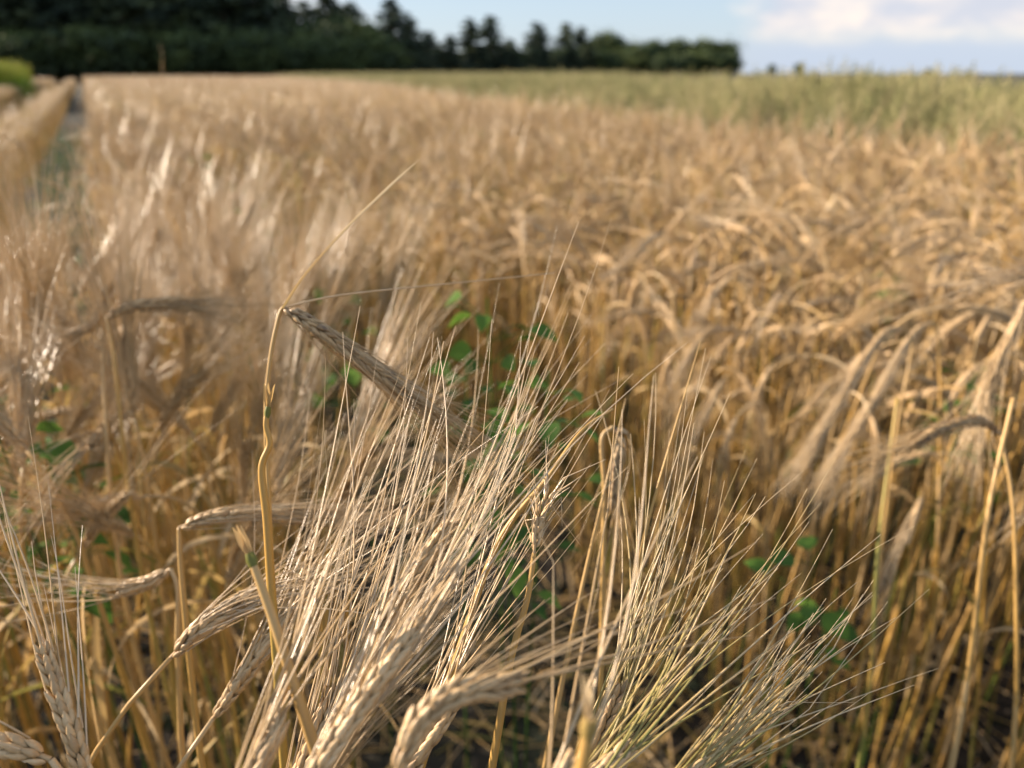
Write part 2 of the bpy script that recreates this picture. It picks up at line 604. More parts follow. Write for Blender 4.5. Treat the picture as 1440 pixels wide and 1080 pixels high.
def variant(i, nod, height, lod):
    """a barley plant standing at the origin: stem, ear + beard, leaves. nod: angle of the ear from the vertical in degrees"""
    g = np.random.default_rng(100 + i)
    lean = R(g.uniform(2, 9))
    th = np.concatenate([np.linspace(0.0, lean, 9), np.linspace(lean, R(nod) * 0.8, 6)])
    step = np.concatenate([np.full(9, height * 0.098), np.full(6, height * g.uniform(0.010, 0.022))])
    pts = [np.zeros(3)]
    for a, s in zip(th, step):
        pts.append(pts[-1] + s * np.array([sin(a), 0, cos(a)]))
    pts = np.array(pts)
    pts[:, 1] += np.sin(np.linspace(0, 2.5, len(pts))) * g.uniform(-0.02, 0.02)
    el_ = g.uniform(0.055, 0.078)
    ea = curve_from_angles(pts[-1], 0, np.linspace(R(nod) * 0.85, R(nod) * 1.15, 6), el_ / 6)
    ang = g.uniform(0, pi)
    e1 = np.array([0, cos(ang), sin(ang)])
    if lod == 'hi':
        ker, awn = build_ear(ea, e1, 'hi', g.uniform(0.10, 0.135), seed=i, open_=g.uniform(0.10, 0.22), sag=0.10, awn_r=0.00044, awn_every=(1 if nod < 45 else 3))
        st = stem_mesh(spline(pts, 26), seed=i, sides=6)
    else:
        ker, awn = build_ear(ea, e1, 'mid', g.uniform(0.11, 0.14), seed=i, open_=g.uniform(0.12, 0.3), sag=0.10, awn_every=6, awn_r=0.00050)
        st = stem_mesh(spline(pts, 14), seed=i, sides=4)
    lv = []
    for q in ((0.5, 0.72) if i % 2 == 0 else (0.62,)):
        p = spline(pts, 50)[int(q * 40)]
        a = g.uniform(0, 2 * pi)
        lv.append(leaf_mesh(p, np.array([cos(a) * 0.6, sin(a) * 0.6, 1.0]), g.uniform(0.10, 0.2), g.uniform(0.002, 0.0042), seed=i * 7 + int(q * 100), droop=g.uniform(1.0, 2.2)))
    return st, ker, awn, lv


NODS = [12, 22, 38, 55, 75, 100, 118, 132, 146, 156, 168, 30, 88, 126]
# two stands: the tall thin strip by the camera (more upright) and the block (mostly nodding)
protos = []
for i, nod in enumerate(NODS):
    st, ker, awn, lv = variant(i, nod, 0.80, 'hi')
    protos.append((st.mesh('stem', M_STEM), ker.mesh('ear', M_KERN), awn.mesh('beard', M_AWN), [l.mesh('leaf', M_LEAF) for l in lv]))


def barley(proto, x, y, rz, scale, label, tilt=(0, 0)):
    st, ke, aw, lv = proto
    r = empty('barley_plant', (x, y, 0))
    r.rotation_euler = (tilt[0], tilt[1], rz)
    r.scale = (1, 1, scale) if False else (scale, scale, scale)
    tag(r, label, 'barley', GRP)
    obj('stem', st, r)
    e = obj('ear', ke, r)
    obj('beard', aw, e)
    for l in lv:
        obj('leaf', l, r)
    return r


# ------------------------------------------------------------------ hero plants in the foreground
hero_roots = []


def hero(label, axis, root_off, e1=(1, 0, 0), awn_to=None, spread=0.02, stem_pts=None, awn_len=0.135, green=False, r_neck=0.0012, seed=0, skip=0.0, leaf=None, size=1.0, lod='hi', wave=0.8, awn_r=0.00047, every=1, stone=None, name='barley_plant', cat='barley', open_=0.2, clear=False, r_low=0.0021, brown=0.0):
    """axis: (px, py, depth) of the ear from neck to tip; the stem comes up from the ground root_off metres from the neck"""
    A = [P(*a) for a in axis]
    if stem_pts is not None:
        sp = [P(*a) for a in stem_pts] + [A[0]]
        top = sp[0]
        root = np.array([top[0] + root_off[0], top[1] + root_off[1], 0])
        low = stem_path(root, top, sp[1] - sp[0], 14)
        path = np.vstack([low[:-1], spline(sp, 8 * len(sp))])
    else:
        root = np.array([A[0][0] + root_off[0], A[0][1] + root_off[1], 0])
        path = stem_path(root, A[0], A[1] - A[0], 26)
    r = empty(name, root)
    tag(r, label, cat, GRP)
    g = np.random.default_rng(seed + 900)
    n = len(path)
    tone = None
    if stone is not None:
        tone = np.clip(np.full(n, stone) + np.linspace(-0.2, 0.1, n), 0, 1)
    obj('stem', stem_mesh(path, r_low, r_neck, 8, tone, seed=seed).mesh('stem', M_STEM, root), r)
    ker, awn = build_ear(A, np.asarray(e1, float), lod, awn_len, P(*awn_to) if awn_to is not None else None, spread, wave, skip, size, green, every, awn_r, seed=seed, open_=open_, clear=(-FW if clear else None))
    ker.tone = [np.clip(t - brown, 0, 1) for t in ker.tone]
    awn.tone = [np.clip(t - brown, 0, 1) for t in awn.tone]
    e = obj('ear', ker.mesh('ear', M_KERN, root), r)
    if awn.n:
        obj('beard', awn.mesh('beard', M_AWN_G if green else M_AWN, root), e)
    for (fr, dx, dy, dz, ln, w) in (leaf or []):
        p = path[int(fr * (n - 1))]
        obj('leaf', leaf_mesh(p, (dx, dy, dz), ln, w, seed=seed).mesh('leaf', M_LEAF, root), r)
    hero_roots.append(root)
    return r


V_UP = UP
# the sharp clump in the middle: bearded ears leaning up to the right
hero('barley ear in focus at the bottom, kernels in a braid, awns fanning up right',
     [(412, 1135, 0.215), (470, 1045, 0.22), (530, 960, 0.228), (588, 880, 0.24)], (-0.07, -0.03), e1=RT * 0.8 + UP * 0.5, awn_to=(745, 535, 0.30), spread=0.022, seed=1, awn_len=0.145, clear=True, every=2, size=0.84)
hero('barley ear half cut by the bottom edge, left of the ear in focus',
     [(300, 1200, 0.215), (350, 1105, 0.22), (392, 1025, 0.228)], (-0.06, -0.04), e1=FW, awn_to=(600, 560, 0.29), spread=0.022, seed=2, every=3, size=0.8)
hero('bearded barley ear under the sharp ear, its awns rising steeply past the broken ear',
     [(395, 1150, 0.30), (430, 1070, 0.30), (468, 980, 0.305)], (-0.05, 0.0), e1=RT, awn_to=(600, 410, 0.34), spread=0.024, seed=3, every=2, awn_len=0.15)
hero('barley ear hidden among awns right of the ear in focus, beard pointing up right',
     [(520, 1170, 0.27), (575, 1080, 0.275), (630, 1000, 0.28)], (-0.05, 0.0), e1=FW, awn_to=(830, 520, 0.33), spread=0.026, seed=4, every=3)
hero('bent blurred barley ear at the bottom arching to the right over its own neck',
     [(552, 1100, 0.195), (585, 1025, 0.198), (640, 980, 0.20), (722, 962, 0.205)], (0.0, -0.03), e1=UP, awn_to=(960, 790, 0.26), spread=0.016, seed=5, awn_len=0.09, every=6, size=0.85)
hero('barley plant left of centre with a thick tuft of awns rising to the right',
     [(300, 1010, 0.36), (360, 930, 0.36), (420, 850, 0.365)], (-0.05, 0.02), e1=FW, awn_to=(600, 560, 0.40), spread=0.034, seed=6, every=3)
hero('barley plant behind the sharp clump with long awns crossing the dark gap',
     [(520, 900, 0.36), (575, 820, 0.36), (630, 740, 0.365)], (-0.05, 0.02), e1=RT, awn_to=(775, 460, 0.40), spread=0.030, seed=7, every=3)
# near upright awns right of the clump, from an ear below the picture
hero('barley plant cut by the bottom edge with tall blurred straw coloured awns standing upright',
     [(745, 1230, 0.19), (770, 1160, 0.195), (800, 1085, 0.20)], (-0.02, -0.04), e1=FW, awn_to=(915, 560, 0.27), spread=0.016, seed=8, awn_len=0.125, awn_r=0.00055, every=5, brown=0.15)
# the ripening, still greenish fans lower right
hero('ripening barley ear below the frame, greenish awns fanning to the right',
     [(760, 1190, 0.25), (815, 1120, 0.252), (875, 1060, 0.258)], (-0.04, -0.02), e1=FW, awn_to=(1075, 800, 0.30), spread=0.020, seed=9, green=True, every=2)
hero('lowest greenish barley ear at the right, its awns bundled and reaching far right',
     [(860, 1210, 0.255), (925, 1140, 0.258), (985, 1085, 0.262)], (-0.04, -0.02), e1=UP, awn_to=(1190, 905, 0.31), spread=0.013, seed=10, green=True, awn_len=0.105)
hero('ripening barley plant with yellow green awns standing between the sharp clump and the greenish fan',
     [(790, 1130, 0.29), (830, 1060, 0.292), (870, 975, 0.295)], (-0.03, -0.02), e1=RT, awn_to=(985, 700, 0.33), spread=0.020, seed=11, green=True, every=2)
# left edge
hero('sharp barley ear at the left edge with braided kernels and awns pointing up',
     [(136, 1130, 0.262), (100, 1030, 0.264), (62, 918, 0.27)], (0.03, -0.03), e1=RT + UP * 0.2, awn_to=(28, 650, 0.30), spread=0.012, seed=12, awn_len=0.095, every=4, skip=0.04, clear=True, size=0.82)
hero('stubby brown barley ear lying sideways in the bottom left corner',
     [(72, 1068, 0.262), (20, 1052, 0.262), (-60, 1040, 0.265)], (0.05, -0.02), e1=UP, awn_to=(-260, 900, 0.26), spread=0.02, seed=13, awn_len=0.1,
     stem_pts=[(110, 1120, 0.262)], every=2)
# blurred ears in the strip on the left
hero('barley ear lying level left of the wavy bare straw, on an orange stem',
     [(252, 742, 0.42), (300, 727, 0.42), (370, 722, 0.425), (432, 730, 0.43)], (0.01, -0.02), e1=UP, awn_to=(610, 715, 0.45), spread=0.012, seed=14, awn_len=0.085,
     stem_pts=[(262, 880, 0.42), (254, 790, 0.42)], stone=0.42)
hero('barley ear with level pale awns pointing left over the dark gap at the left edge',
     [(240, 800, 0.44), (215, 815, 0.44), (175, 828, 0.44)], (0.02, 0.0), e1=UP, awn_to=(-40, 835, 0.44), spread=0.012, seed=15, awn_len=0.10, stem_pts=[(250, 900, 0.44), (250, 830, 0.44)], every=2)
hero('brown barley ear with twisted awns beside the orange stem in the left strip',
     [(240, 925, 0.36), (275, 890, 0.36), (330, 850, 0.365)], (-0.01, 0.0), e1=UP, awn_to=(470, 790, 0.38), spread=0.014, seed=16, awn_len=0.09)
hero('blurred nodding barley ear with bright white awns spiking to the left edge',
     [(150, 400, 0.62), (135, 450, 0.62), (100, 470, 0.62)], (0.02, 0.0), e1=RT, awn_to=(-40, 470, 0.62), spread=0.03, seed=17, stem_pts=[(150, 620, 0.62), (145, 500, 0.63)], awn_len=0.11, every=2)
hero('dark barley ear bent level to the right in the blurred left strip',
     [(150, 445, 0.60), (190, 430, 0.60), (248, 426, 0.60)], (0.02, 0.0), e1=UP, awn_to=(420, 440, 0.62), spread=0.02, seed=18, awn_len=0.1, brown=0.35, stem_pts=[(175, 640, 0.6), (160, 500, 0.60)])  # backlit silhouette put into the colour: kernels and awns toned darker
# the broken, hanging ear with two loose awns
broken = hero('broken brown barley ear hanging down to the right from a sharp kink in its straw',
     [(398, 432, 0.37), (440, 458, 0.37), (500, 500, 0.375), (575, 556, 0.38)], (-0.01, 0.0), e1=RT * 0.3 + UP, awn_to=(760, 700, 0.41), spread=0.016, seed=19, awn_len=0.085,
     stem_pts=[(383, 830, 0.37), (378, 700, 0.37), (374, 580, 0.37), (381, 500, 0.37), (392, 446, 0.37)], stone=0.50, r_neck=0.0009, r_low=0.0014, brown=0.18)
# hanging ears of the block on the right
hero('large barley ear hanging to the lower left at the right, its neck bent over',
     [(1272, 462, 0.92), (1240, 472, 0.92), (1195, 540, 0.92), (1160, 605, 0.92)], (0.0, 0.0), e1=RT, awn_to=(1080, 720, 0.92), spread=0.012, seed=20, awn_len=0.10, size=1.15,
     stem_pts=[(1236, 800, 0.92), (1262, 600, 0.92), (1282, 490, 0.92)], stone=0.40)
hero('barley ear hanging beside the large hanging ear, half hidden behind it',
     [(1312, 452, 0.98), (1285, 470, 0.98), (1240, 545, 0.98), (1200, 610, 0.98)], (0.0, 0.0), e1=UP, awn_to=(1120, 740, 0.98), spread=0.014, seed=21, awn_len=0.11,
     stem_pts=[(1318, 800, 0.98), (1322, 600, 0.98), (1320, 480, 0.98)], stone=0.36)
hero('brown barley ear arching level and then down at the right edge',
     [(1408, 610, 0.60), (1375, 592, 0.60), (1330, 600, 0.60), (1290, 622, 0.60)], (0.03, 0.0), e1=UP, awn_to=(1120, 700, 0.60), spread=0.014, seed=22, awn_len=0.10, brown=0.3,
     stem_pts=[(1430, 900, 0.60), (1425, 720, 0.60)], every=2)
hero('bright barley ear hanging steeply at the right edge above the arching brown one',
     [(1445, 420, 0.72), (1436, 440, 0.72), (1412, 490, 0.72), (1392, 530, 0.72)], (0.03, 0.02), e1=RT, awn_to=(1340, 700, 0.72), spread=0.02, seed=23, awn_len=0.12,
     stem_pts=[(1480, 800, 0.72), (1470, 500, 0.72)])
hero('barley plant with pale level awns streaming left from the right edge of the picture',
     [(1530, 400, 0.62), (1500, 385, 0.62), (1450, 385, 0.62)], (0.03, 0.02), e1=UP, awn_to=(1330, 385, 0.62), spread=0.018, seed=24, awn_len=0.10, stem_pts=[(1560, 800, 0.62), (1540, 460, 0.62)])
hero('folded brown barley ear behind the upright straws right of centre',
     [(862, 600, 0.46), (872, 612, 0.46), (868, 650, 0.46), (862, 705, 0.46)], (0.01, 0.02), e1=RT, awn_to=(860, 900, 0.46), spread=0.02, seed=25, awn_len=0.08, brown=0.35, every=2,
     stem_pts=[(846, 900, 0.46), (850, 700, 0.46), (846, 620, 0.46)])


# ------------------------------------------------------------------ bare straws
def straw(label, pts, root_off, r0=0.0018, r1=0.0012, tone=0.42, frayed=False, name='bare_straw', spikes=0, seed=0):
    """a straw without an ear; pts from its low visible end to its tip"""
    g = np.random.default_rng(seed)
    sp = [P(*p) for p in pts]
    root = np.array([sp[0][0] + root_off[0], sp[0][1] + root_off[1], 0])
    low = stem_path(root, sp[0], sp[1] - sp[0], 14)
    up = spline(sp, 10 * len(sp))
    path = np.vstack([low[:-1], up])
    r = empty(name, root)
    tag(r, label, 'straw', 'bare straws among the barley')
    n = len(path)
    obj('stem', stem_mesh(path, 0.0021, r1, 8, np.clip(np.linspace(tone - 0.1, tone + 0.08, n), 0, 1), seed=seed).mesh('stem', M_STEM, root), r)
    tip, t = path[-1], nrm(path[-1] - path[-2])
    if frayed:
        fb = MB()
        tube(fb, [tip - t * 0.004, tip - t * 0.0015, tip + t * 0.001], [r1, r1 * 1.5, r1 * 1.1], 7, 0, 0.1)
        for kx in range(4):
            d = nrm(t + g.normal(0, 0.35, 3))
            ribbon(fb, [tip, tip + d * 0.005, tip + d * 0.011], [0.0009, 0.0013, 0.0002], nrm(g.normal(0, 1, 3)), 0, 0.75)
        obj('frayed_tip', fb.mesh('frayed_tip', M_LEAF, root), r)
    if spikes:
        ker, awn = build_ear([tip, tip + t * 0.012, tip + t * 0.024 + RT * 0.003], RT, 'hi', 0.012, None, 0.1, 0.3, 0.45, 0.62, seed=seed, open_=0.6, awn_r=0.0006)
        e = obj('ear', ker.mesh('ear', M_KERN, root), r)
        obj('beard', awn.mesh('beard', M_AWN, root), e)
    return r


straw('wavy yellow bare straw with a dark node and frayed tip, left of the middle', [(382, 835, 0.315), (375, 730, 0.315), (368, 660, 0.315), (379, 625, 0.315), (374, 598, 0.315), (377, 575, 0.315)], (-0.01, -0.02), r1=0.0010, tone=0.52, frayed=True, seed=1)
straw('short cut straw slanting up to the left beside the sharp awns', [(445, 1060, 0.235), (408, 945, 0.235), (380, 860, 0.238), (352, 782, 0.242)], (0.02, -0.03), r1=0.0013, tone=0.5, frayed=True, seed=2)
straw('thin straw ending in a tiny stripped ear right of the sharp awns', [(690, 1090, 0.30), (718, 930, 0.30), (742, 840, 0.30), (751, 778, 0.302)], (0.0, -0.02), r1=0.0010, tone=0.45, spikes=1, seed=3)
straw('brown straw bowing over to the right above the dark gap', [(640, 930, 0.34), (700, 765, 0.34), (770, 672, 0.34), (818, 606, 0.345), (862, 575, 0.36)], (-0.02, -0.02), r1=0.0005, tone=0.55, seed=4)
straw('thick blurred cut straw standing at the bottom edge right of centre', [(815, 1100, 0.165), (822, 1060, 0.165), (829, 1016, 0.165)], (0.0, -0.02), r1=0.0014, tone=0.6, frayed=True, seed=5)
straw('straight golden straw leaning right in front of the right hand block', [(1228, 900, 0.66), (1236, 760, 0.66), (1262, 560, 0.67)], (0.0, 0.0), r1=0.0015, tone=0.34, seed=6)
straw('orange straw at the right edge in front of the other stems', [(1368, 900, 0.58), (1390, 720, 0.58), (1425, 560, 0.59)], (0.0, 0.0), r1=0.0017, tone=0.40, seed=7)
straw('upright straw standing in the gap right of the folded brown ear', [(780, 1010, 0.40), (820, 820, 0.40), (850, 690, 0.40), (880, 560, 0.41)], (-0.02, 0.0), r1=0.0002, tone=0.5, seed=8)
straw('upright straw leaning right behind the near awns', [(860, 1000, 0.36), (905, 760, 0.36), (985, 480, 0.38)], (-0.02, 0.0), r1=0.0002, tone=0.55, seed=9)

# loose straw blades at the broken ear's kink
hero_broken = np.array(broken.location)
kb = MB()
ribbon(kb, spline([P(397, 434, 0.368), P(430, 385, 0.368), P(490, 318, 0.37), P(552, 258, 0.375), P(590, 224, 0.38)], 20), np.concatenate([np.linspace(0.0006, 0.0006, 14), np.linspace(0.0006, 0.0001, 6)]), -FW + RT * 0.4, 0, np.linspace(0.2, 0.9, 20), 0.4)
o = obj('leaf', kb.mesh('leaf', M_LEAF, hero_broken), broken)
tag(o, 'long thin dry blade rising to the right from the kink')
kb = MB()
tube(kb, spline([P(400, 432, 0.372), P(480, 415, 0.38), P(620, 400, 0.40), P(780, 384, 0.42)], 20), np.linspace(0.0007, 0.0003, 20), 5, 0, 0.7)
o = obj('loose_awn', kb.mesh('loose_awn', M_AWN, hero_broken), broken)
tag(o, 'single thin awn running level to the right')

# a tall thin grass stalk standing above the crop on the left
gs = MB()
p0 = P(231, 160, 3.2)
tube(gs, spline([(p0[0], p0[1], 0), (p0[0], p0[1], 0.7), P(229, 110, 3.2), P(229, 85, 3.2), P(225, 60, 3.2)], 24), np.linspace(0.0020, 0.0007, 24), 5, 0, 0.7)
for q in range(2):
    f = q / 6
    a = P(229 - 3 * f, 100 - 40 * f, 3.2)
    ribbon(gs, [a, a + np.array([rng.normal(0, 0.004), 0, 0.012]), a + np.array([rng.normal(0, 0.006), 0, 0.028])], [0.0005, 0.0010, 0.0003], (0, 1, 0), 0, 0.5)
o = obj('tall_grass_stalk', gs.mesh('tall_grass_stalk', M_LEAF))
tag(o, 'single pale grass stalk standing above the crop before the dark wood', 'grass stalk')

# ------------------------------------------------------------------ where the barley stands
EDGE = [(-2.0, 5.1), (2.6, 5.0), (4.6, 5.15), (9.8, 5.9), (31, 10.5), (64, 15.0), (86, 18.5)]     # along, lat of the barley's right edge


def edge_lat(al):
    return np.interp(al, [e[0] for e in EDGE], [e[1] for e in EDGE])


def in_crop(lat, al):
    mid = (lat > np.interp(al, [1.3, 2.2], [-0.36, 0.0])) & (lat < np.interp(al, [0.3, 1.0, 2.4], [0.12, 0.20, 0.36]))
    right = (lat > np.interp(al, [1.2, 3.2], [0.86, 0.62]) + 0.03 * np.sin(al * 5.1)) & (lat < edge_lat(al))
    left = (lat < -0.54 + 0.03 * np.sin(al * 1.7)) & ~((lat < -0.95) & (lat > -1.15)) & (lat > -9)
    return mid, right, left


def neck_scale(lat, al):
    """relative height of the crop: the narrow strip by the camera stands tallest"""
    s = np.where((lat < 0.5) & (lat > -0.3), np.interp(al, [0, 1.0, 2.2, 4.0], [1.15, 1.10, 1.0, 0.98]), 0.86)
    return np.where(lat > 0.5, np.interp(al, [0, 0.8, 3.0], [1.10, 1.09, 1.0]), s)


def to_xy(lat, al):
    return np.outer(lat, LATV) + np.outer(al, ROW) if np.ndim(lat) else lat * LATV + al * ROW


def scatter(x0, x1, y0, y1, dens):
    n = int((x1 - x0) * (y1 - y0) * dens)
    return np.stack([rng.uniform(x0, x1, n), rng.uniform(y0, y1, n)], 1)


NEAR_R = 2.6
pts = scatter(-3.6, 2.6, -0.5, 2.7, 330)
lat, al = pts @ LATV, pts @ ROW
mid, right, left = in_crop(lat, al)
rad = np.hypot(pts[:, 0], pts[:, 1])
dep = pts[:, 1]
keep = (mid | right | left) & (rad < NEAR_R) & (rad > 0.16)
# sparser in the thin strip by the camera, and free in front of the lens
keep &= ~((mid | left) & (rng.random(len(pts)) < np.where(dep < 0.5, 0.45, 0.0)))
inview = np.abs(pts[:, 0]) < 0.75 * np.maximum(dep, 0) + 0.12
tx, ty, td = proj(np.column_stack([pts, np.full(len(pts), 0.92)]))
keep &= ~((td < np.where(tx < 400, 0.34, 0.75)) & inview)
keep &= ~((rad < 0.30))
dep = dep[keep]
pts, lat, al, mid, right, left = pts[keep], lat[keep], al[keep], mid[keep], right[keep], left[keep]
sc_ = neck_scale(lat, al) * rng.normal(1.0, 0.05, len(pts))
# variety: upright in the strip, nodding in the block
up_idx = [0, 1, 2, 3, 4, 11, 12, 5, 7]
nod_idx = [3, 4, 5, 6, 7, 8, 9, 10, 12, 13, 2, 8, 9]
vi = np.where(right, rng.choice(nod_idx, len(pts)), rng.choice(up_idx, len(pts)))
vi = np.where(right & (dep < 1.1), rng.choice([5, 6, 7, 8, 9, 10, 13], len(pts)), vi)
vi = np.where(mid & (al < 1.6), rng.choice([0, 1, 2, 3, 11, 4, 11, 2], len(pts)), vi)
vi = np.where(mid & (lat > 0.12) & (al < 1.2), rng.choice([0, 1, 2, 11], len(pts)), vi)
rz = np.where(right, rng.choice([pi, 0], len(pts), p=[0.5, 0.5]) + rng.normal(0, 1.0, len(pts)), rng.normal(0.3, 1.2, len(pts)))
nods = np.array(NODS)[vi]
ptop = 0.80 * sc_ + np.where(nods < 60, 0.19, 0.06)
q0, q1, q2 = proj(np.column_stack([pts, ptop]))
ok = ~((q1 < np.where(q0 < 430, 190, 240)) & (q2 < 1.25) & (q2 > 0.01) & (q0 > -100) & (q0 < 1540))
pts, lat, al, mid, right, left, dep, sc_, vi, rz = (v[ok] for v in (pts, lat, al, mid, right, left, dep, sc_, vi, rz))
dist = np.hypot(pts[:, 0], pts[:, 1])
topz = 0.80 * sc_
px, py, pd = proj(np.column_stack([pts, topz]))
vis = (pd > 0.05) & (px > -60) & (px < 1500)
# plants at the front of the block and of the strip show most
rank = np.where(vis, pd, 99) + np.where(left, 0.6, 0)
order = np.argsort(rank)
N_IND = 262
ind = set(order[:N_IND].tolist())


LANDMARKS = [('the large hanging ear', 1190, 560), ('the bright green weed', 684, 440), ('the kinked broken ear', 450, 480), ('the wavy bare straw', 375, 700),
             ('the level ear on its orange stem', 330, 730), ('the folded brown ear', 862, 650), ('the greenish awn fan', 1050, 900), ('the pale level awns at the right edge', 1400, 385),
             ('the sharp left edge ear', 60, 950), ('the dark level ear', 200, 430), ('the arching brown ear', 1340, 600), ('the golden leaning straw', 1236, 760), ('the tip of the loose blade', 590, 225)]


def generic_label(i):
    nod = NODS[vi[i]]
    pose = 'upright' if nod < 30 else 'leaning' if nod < 70 else 'nodding' if nod < 115 else 'hanging'
    nm, lx, ly = min(LANDMARKS, key=lambda l: (l[1] - px[i]) ** 2 + (l[2] - py[i]) ** 2)
    dx, dy = px[i] - lx, py[i] - ly
    side = ('right of' if dx > 0 else 'left of') if abs(dx) > abs(dy) else ('below' if dy > 0 else 'above')
    far = 'nearby' if pd[i] < 0.9 else 'blurred' if pd[i] < 1.5 else 'far blurred'
    return f'{far} {pose} barley plant {side} {nm}'


for i in order[:N_IND]:
    barley(protos[vi[i]], pts[i, 0], pts[i, 1], rz[i], sc_[i], generic_label(i), (rng.normal(0, 0.05), rng.normal(0, 0.05)))

# ------------------------------------------------------------------ the rest of the barley: one mass of instances
def instancer(name, sources, P3, rot, scl, idx, label, cat):
    """one object holding every copy: points with a source index, a rotation and a size"""
    me = bpy.data.meshes.new(name)
    n = len(P3)
    me.vertices.add(n)
    me.vertices.foreach_set('co', np.asarray(P3, np.float32).ravel())
    a = me.attributes.new('rot', 'FLOAT_VECTOR', 'POINT')
    a.data.foreach_set('vector', np.asarray(rot, np.float32).ravel())
    a = me.attributes.new('scl', 'FLOAT', 'POINT')
    a.data.foreach_set('value', np.asarray(scl, np.float32))
    a = me.attributes.new('idx', 'INT', 'POINT')
    a.data.foreach_set('value', np.asarray(idx, np.int32))
    o = obj(name, me)
    ng = bpy.data.node_groups.new(name + '_spread', 'GeometryNodeTree')
    ng.interface.new_socket('Geometry', in_out='INPUT', socket_type='NodeSocketGeometry')
    ng.interface.new_socket('Geometry', in_out='OUTPUT', socket_type='NodeSocketGeometry')
    gi = N(ng, 'NodeGroupInput')
    go = N(ng, 'NodeGroupOutput')
    jn = N(ng, 'GeometryNodeJoinGeometry')
    ng.links.new(jn.outputs[0], go.inputs[0])

    def attr(nm, dt):
        x = N(ng, 'GeometryNodeInputNamedAttribute', data_type=dt)
        x.inputs['Name'].default_value = nm
        return x.outputs['Attribute']
    ar, as_, ai = attr('rot', 'FLOAT_VECTOR'), attr('scl', 'FLOAT'), attr('idx', 'INT')
    e2r = N(ng, 'FunctionNodeEulerToRotation')
    ng.links.new(ar, e2r.inputs[0])
    for k, so in enumerate(sources):
        oi = N(ng, 'GeometryNodeObjectInfo')
        oi.inputs['Object'].default_value = so
        oi.inputs['As Instance'].default_value = False
        g2i = N(ng, 'GeometryNodeGeometryToInstance')
        ng.links.new(oi.outputs['Geometry'], g2i.inputs[0])
        cp = N(ng, 'FunctionNodeCompare', data_type='INT', operation='EQUAL')
        ng.links.new(ai, cp.inputs[2])
        cp.inputs[3].default_value = k
        iop = N(ng, 'GeometryNodeInstanceOnPoints')
        ng.links.new(gi.outputs[0], iop.inputs['Points'])
        ng.links.new(cp.outputs[0], iop.inputs['Selection'])
        ng.links.new(g2i.outputs[0], iop.inputs['Instance'])
        ng.links.new(e2r.outputs[0], iop.inputs['Rotation'])
        ng.links.new(as_, iop.inputs['Scale'])
        ng.links.new(iop.outputs[0], jn.inputs[0])
    md = o.modifiers.new('spread', 'NODES')
    md.node_group = ng
    return tag(o, label, cat, kind='stuff')


def source(name, mb, mats):
    return bpy.data.objects.new(name, mb.mesh(name, mats))       # not linked: only read by the spread


MATS4 = [M_STEM, M_KERN, M_AWN, M_LEAF]
mid_mb = []
for i, nod in enumerate(NODS):
    st, ker, awn, lv = variant(i + 50, nod, 0.80, 'mid')
    m = MB()
    m.merge(st, None, 0)
    m.merge(ker, None, 1)
    m.merge(awn, None, 2)
    for l in lv:
        m.merge(l, None, 3)
    mid_mb.append(m)


def far_variant(i, nod):
    g = np.random.default_rng(500 + i)
    m = MB()
    h = 0.80
    pts = curve_from_angles((0, 0, h * 0.25), 0, np.concatenate([np.linspace(0, 0.1, 3), np.linspace(0.2, R(nod) * 0.8, 4)]), 1)
    th = np.concatenate([np.linspace(0, 0.1, 3), np.linspace(0.2, R(nod) * 0.8, 4)])
    stp = [h * 0.225] * 3 + [h * 0.021] * 4
    p = [np.array([0, 0, h * 0.22])]
    for a, s in zip(th, stp):
        p.append(p[-1] + s * np.array([sin(a), 0, cos(a)]))
    tube(m, p, np.linspace(0.0022, 0.0014, len(p)), 3, 0, np.linspace(0.35, 0.95, len(p)))
    ea = curve_from_angles(p[-1], 0, np.linspace(R(nod) * 0.85, R(nod) * 1.15, 5), 0.0145)
    tube(m, ea, [0.0028, 0.0052, 0.0056, 0.0052, 0.0044, 0.0015], 5, 1, g.uniform(0.35, 0.7))
    t = nrm(ea[-1] - ea[-2])
    for q in range(4):
        s = ea[g.integers(2, 6)]
        d = nrm(t + g.normal(0, 0.17, 3))
        tube(m, [s, s + d * 0.06, s + d * 0.13 + np.array([0, 0, -0.01])], [0.0007, 0.0006, 0.0003], 3, 2, g.uniform(0.3, 0.8))
    a = g.uniform(0, 6.28)
    m.merge(leaf_mesh(p[3], (cos(a) * .6, sin(a) * .6, 1), 0.16, 0.004, seed=i, droop=1.7, n=6), None, 3)
    return m


far_mb = [far_variant(i, n) for i, n in enumerate(NODS)]


def rotm(rz, s, x, y, tx=0.0, ty=0.0):
    M = np.eye(4)
    c, s_ = cos(rz), sin(rz)
    Rz = np.array([[c, -s_, 0], [s_, c, 0], [0, 0, 1]])
    Rx = np.array([[1, 0, 0], [0, cos(tx), -sin(tx)], [0, sin(tx), cos(tx)]])
    M[:3, :3] = Rx @ Rz * s
    M[:3, 3] = (x, y, 0)
    return M


def patch(size, dens, mbs, choice, width=None):
    m = MB()
    width = width or size
    for _ in range(int(size * width * dens)):
        x, y = rng.uniform(-width / 2, width / 2), rng.uniform(-size / 2, size / 2)
        rzz = rng.uniform(0, 2 * pi)
        m.merge(mbs[rng.choice(choice)], rotm(rzz, rng.normal(1, 0.08), x, y, rng.normal(0, 0.10)), 0, rng.normal(0, 0.24))
    return m


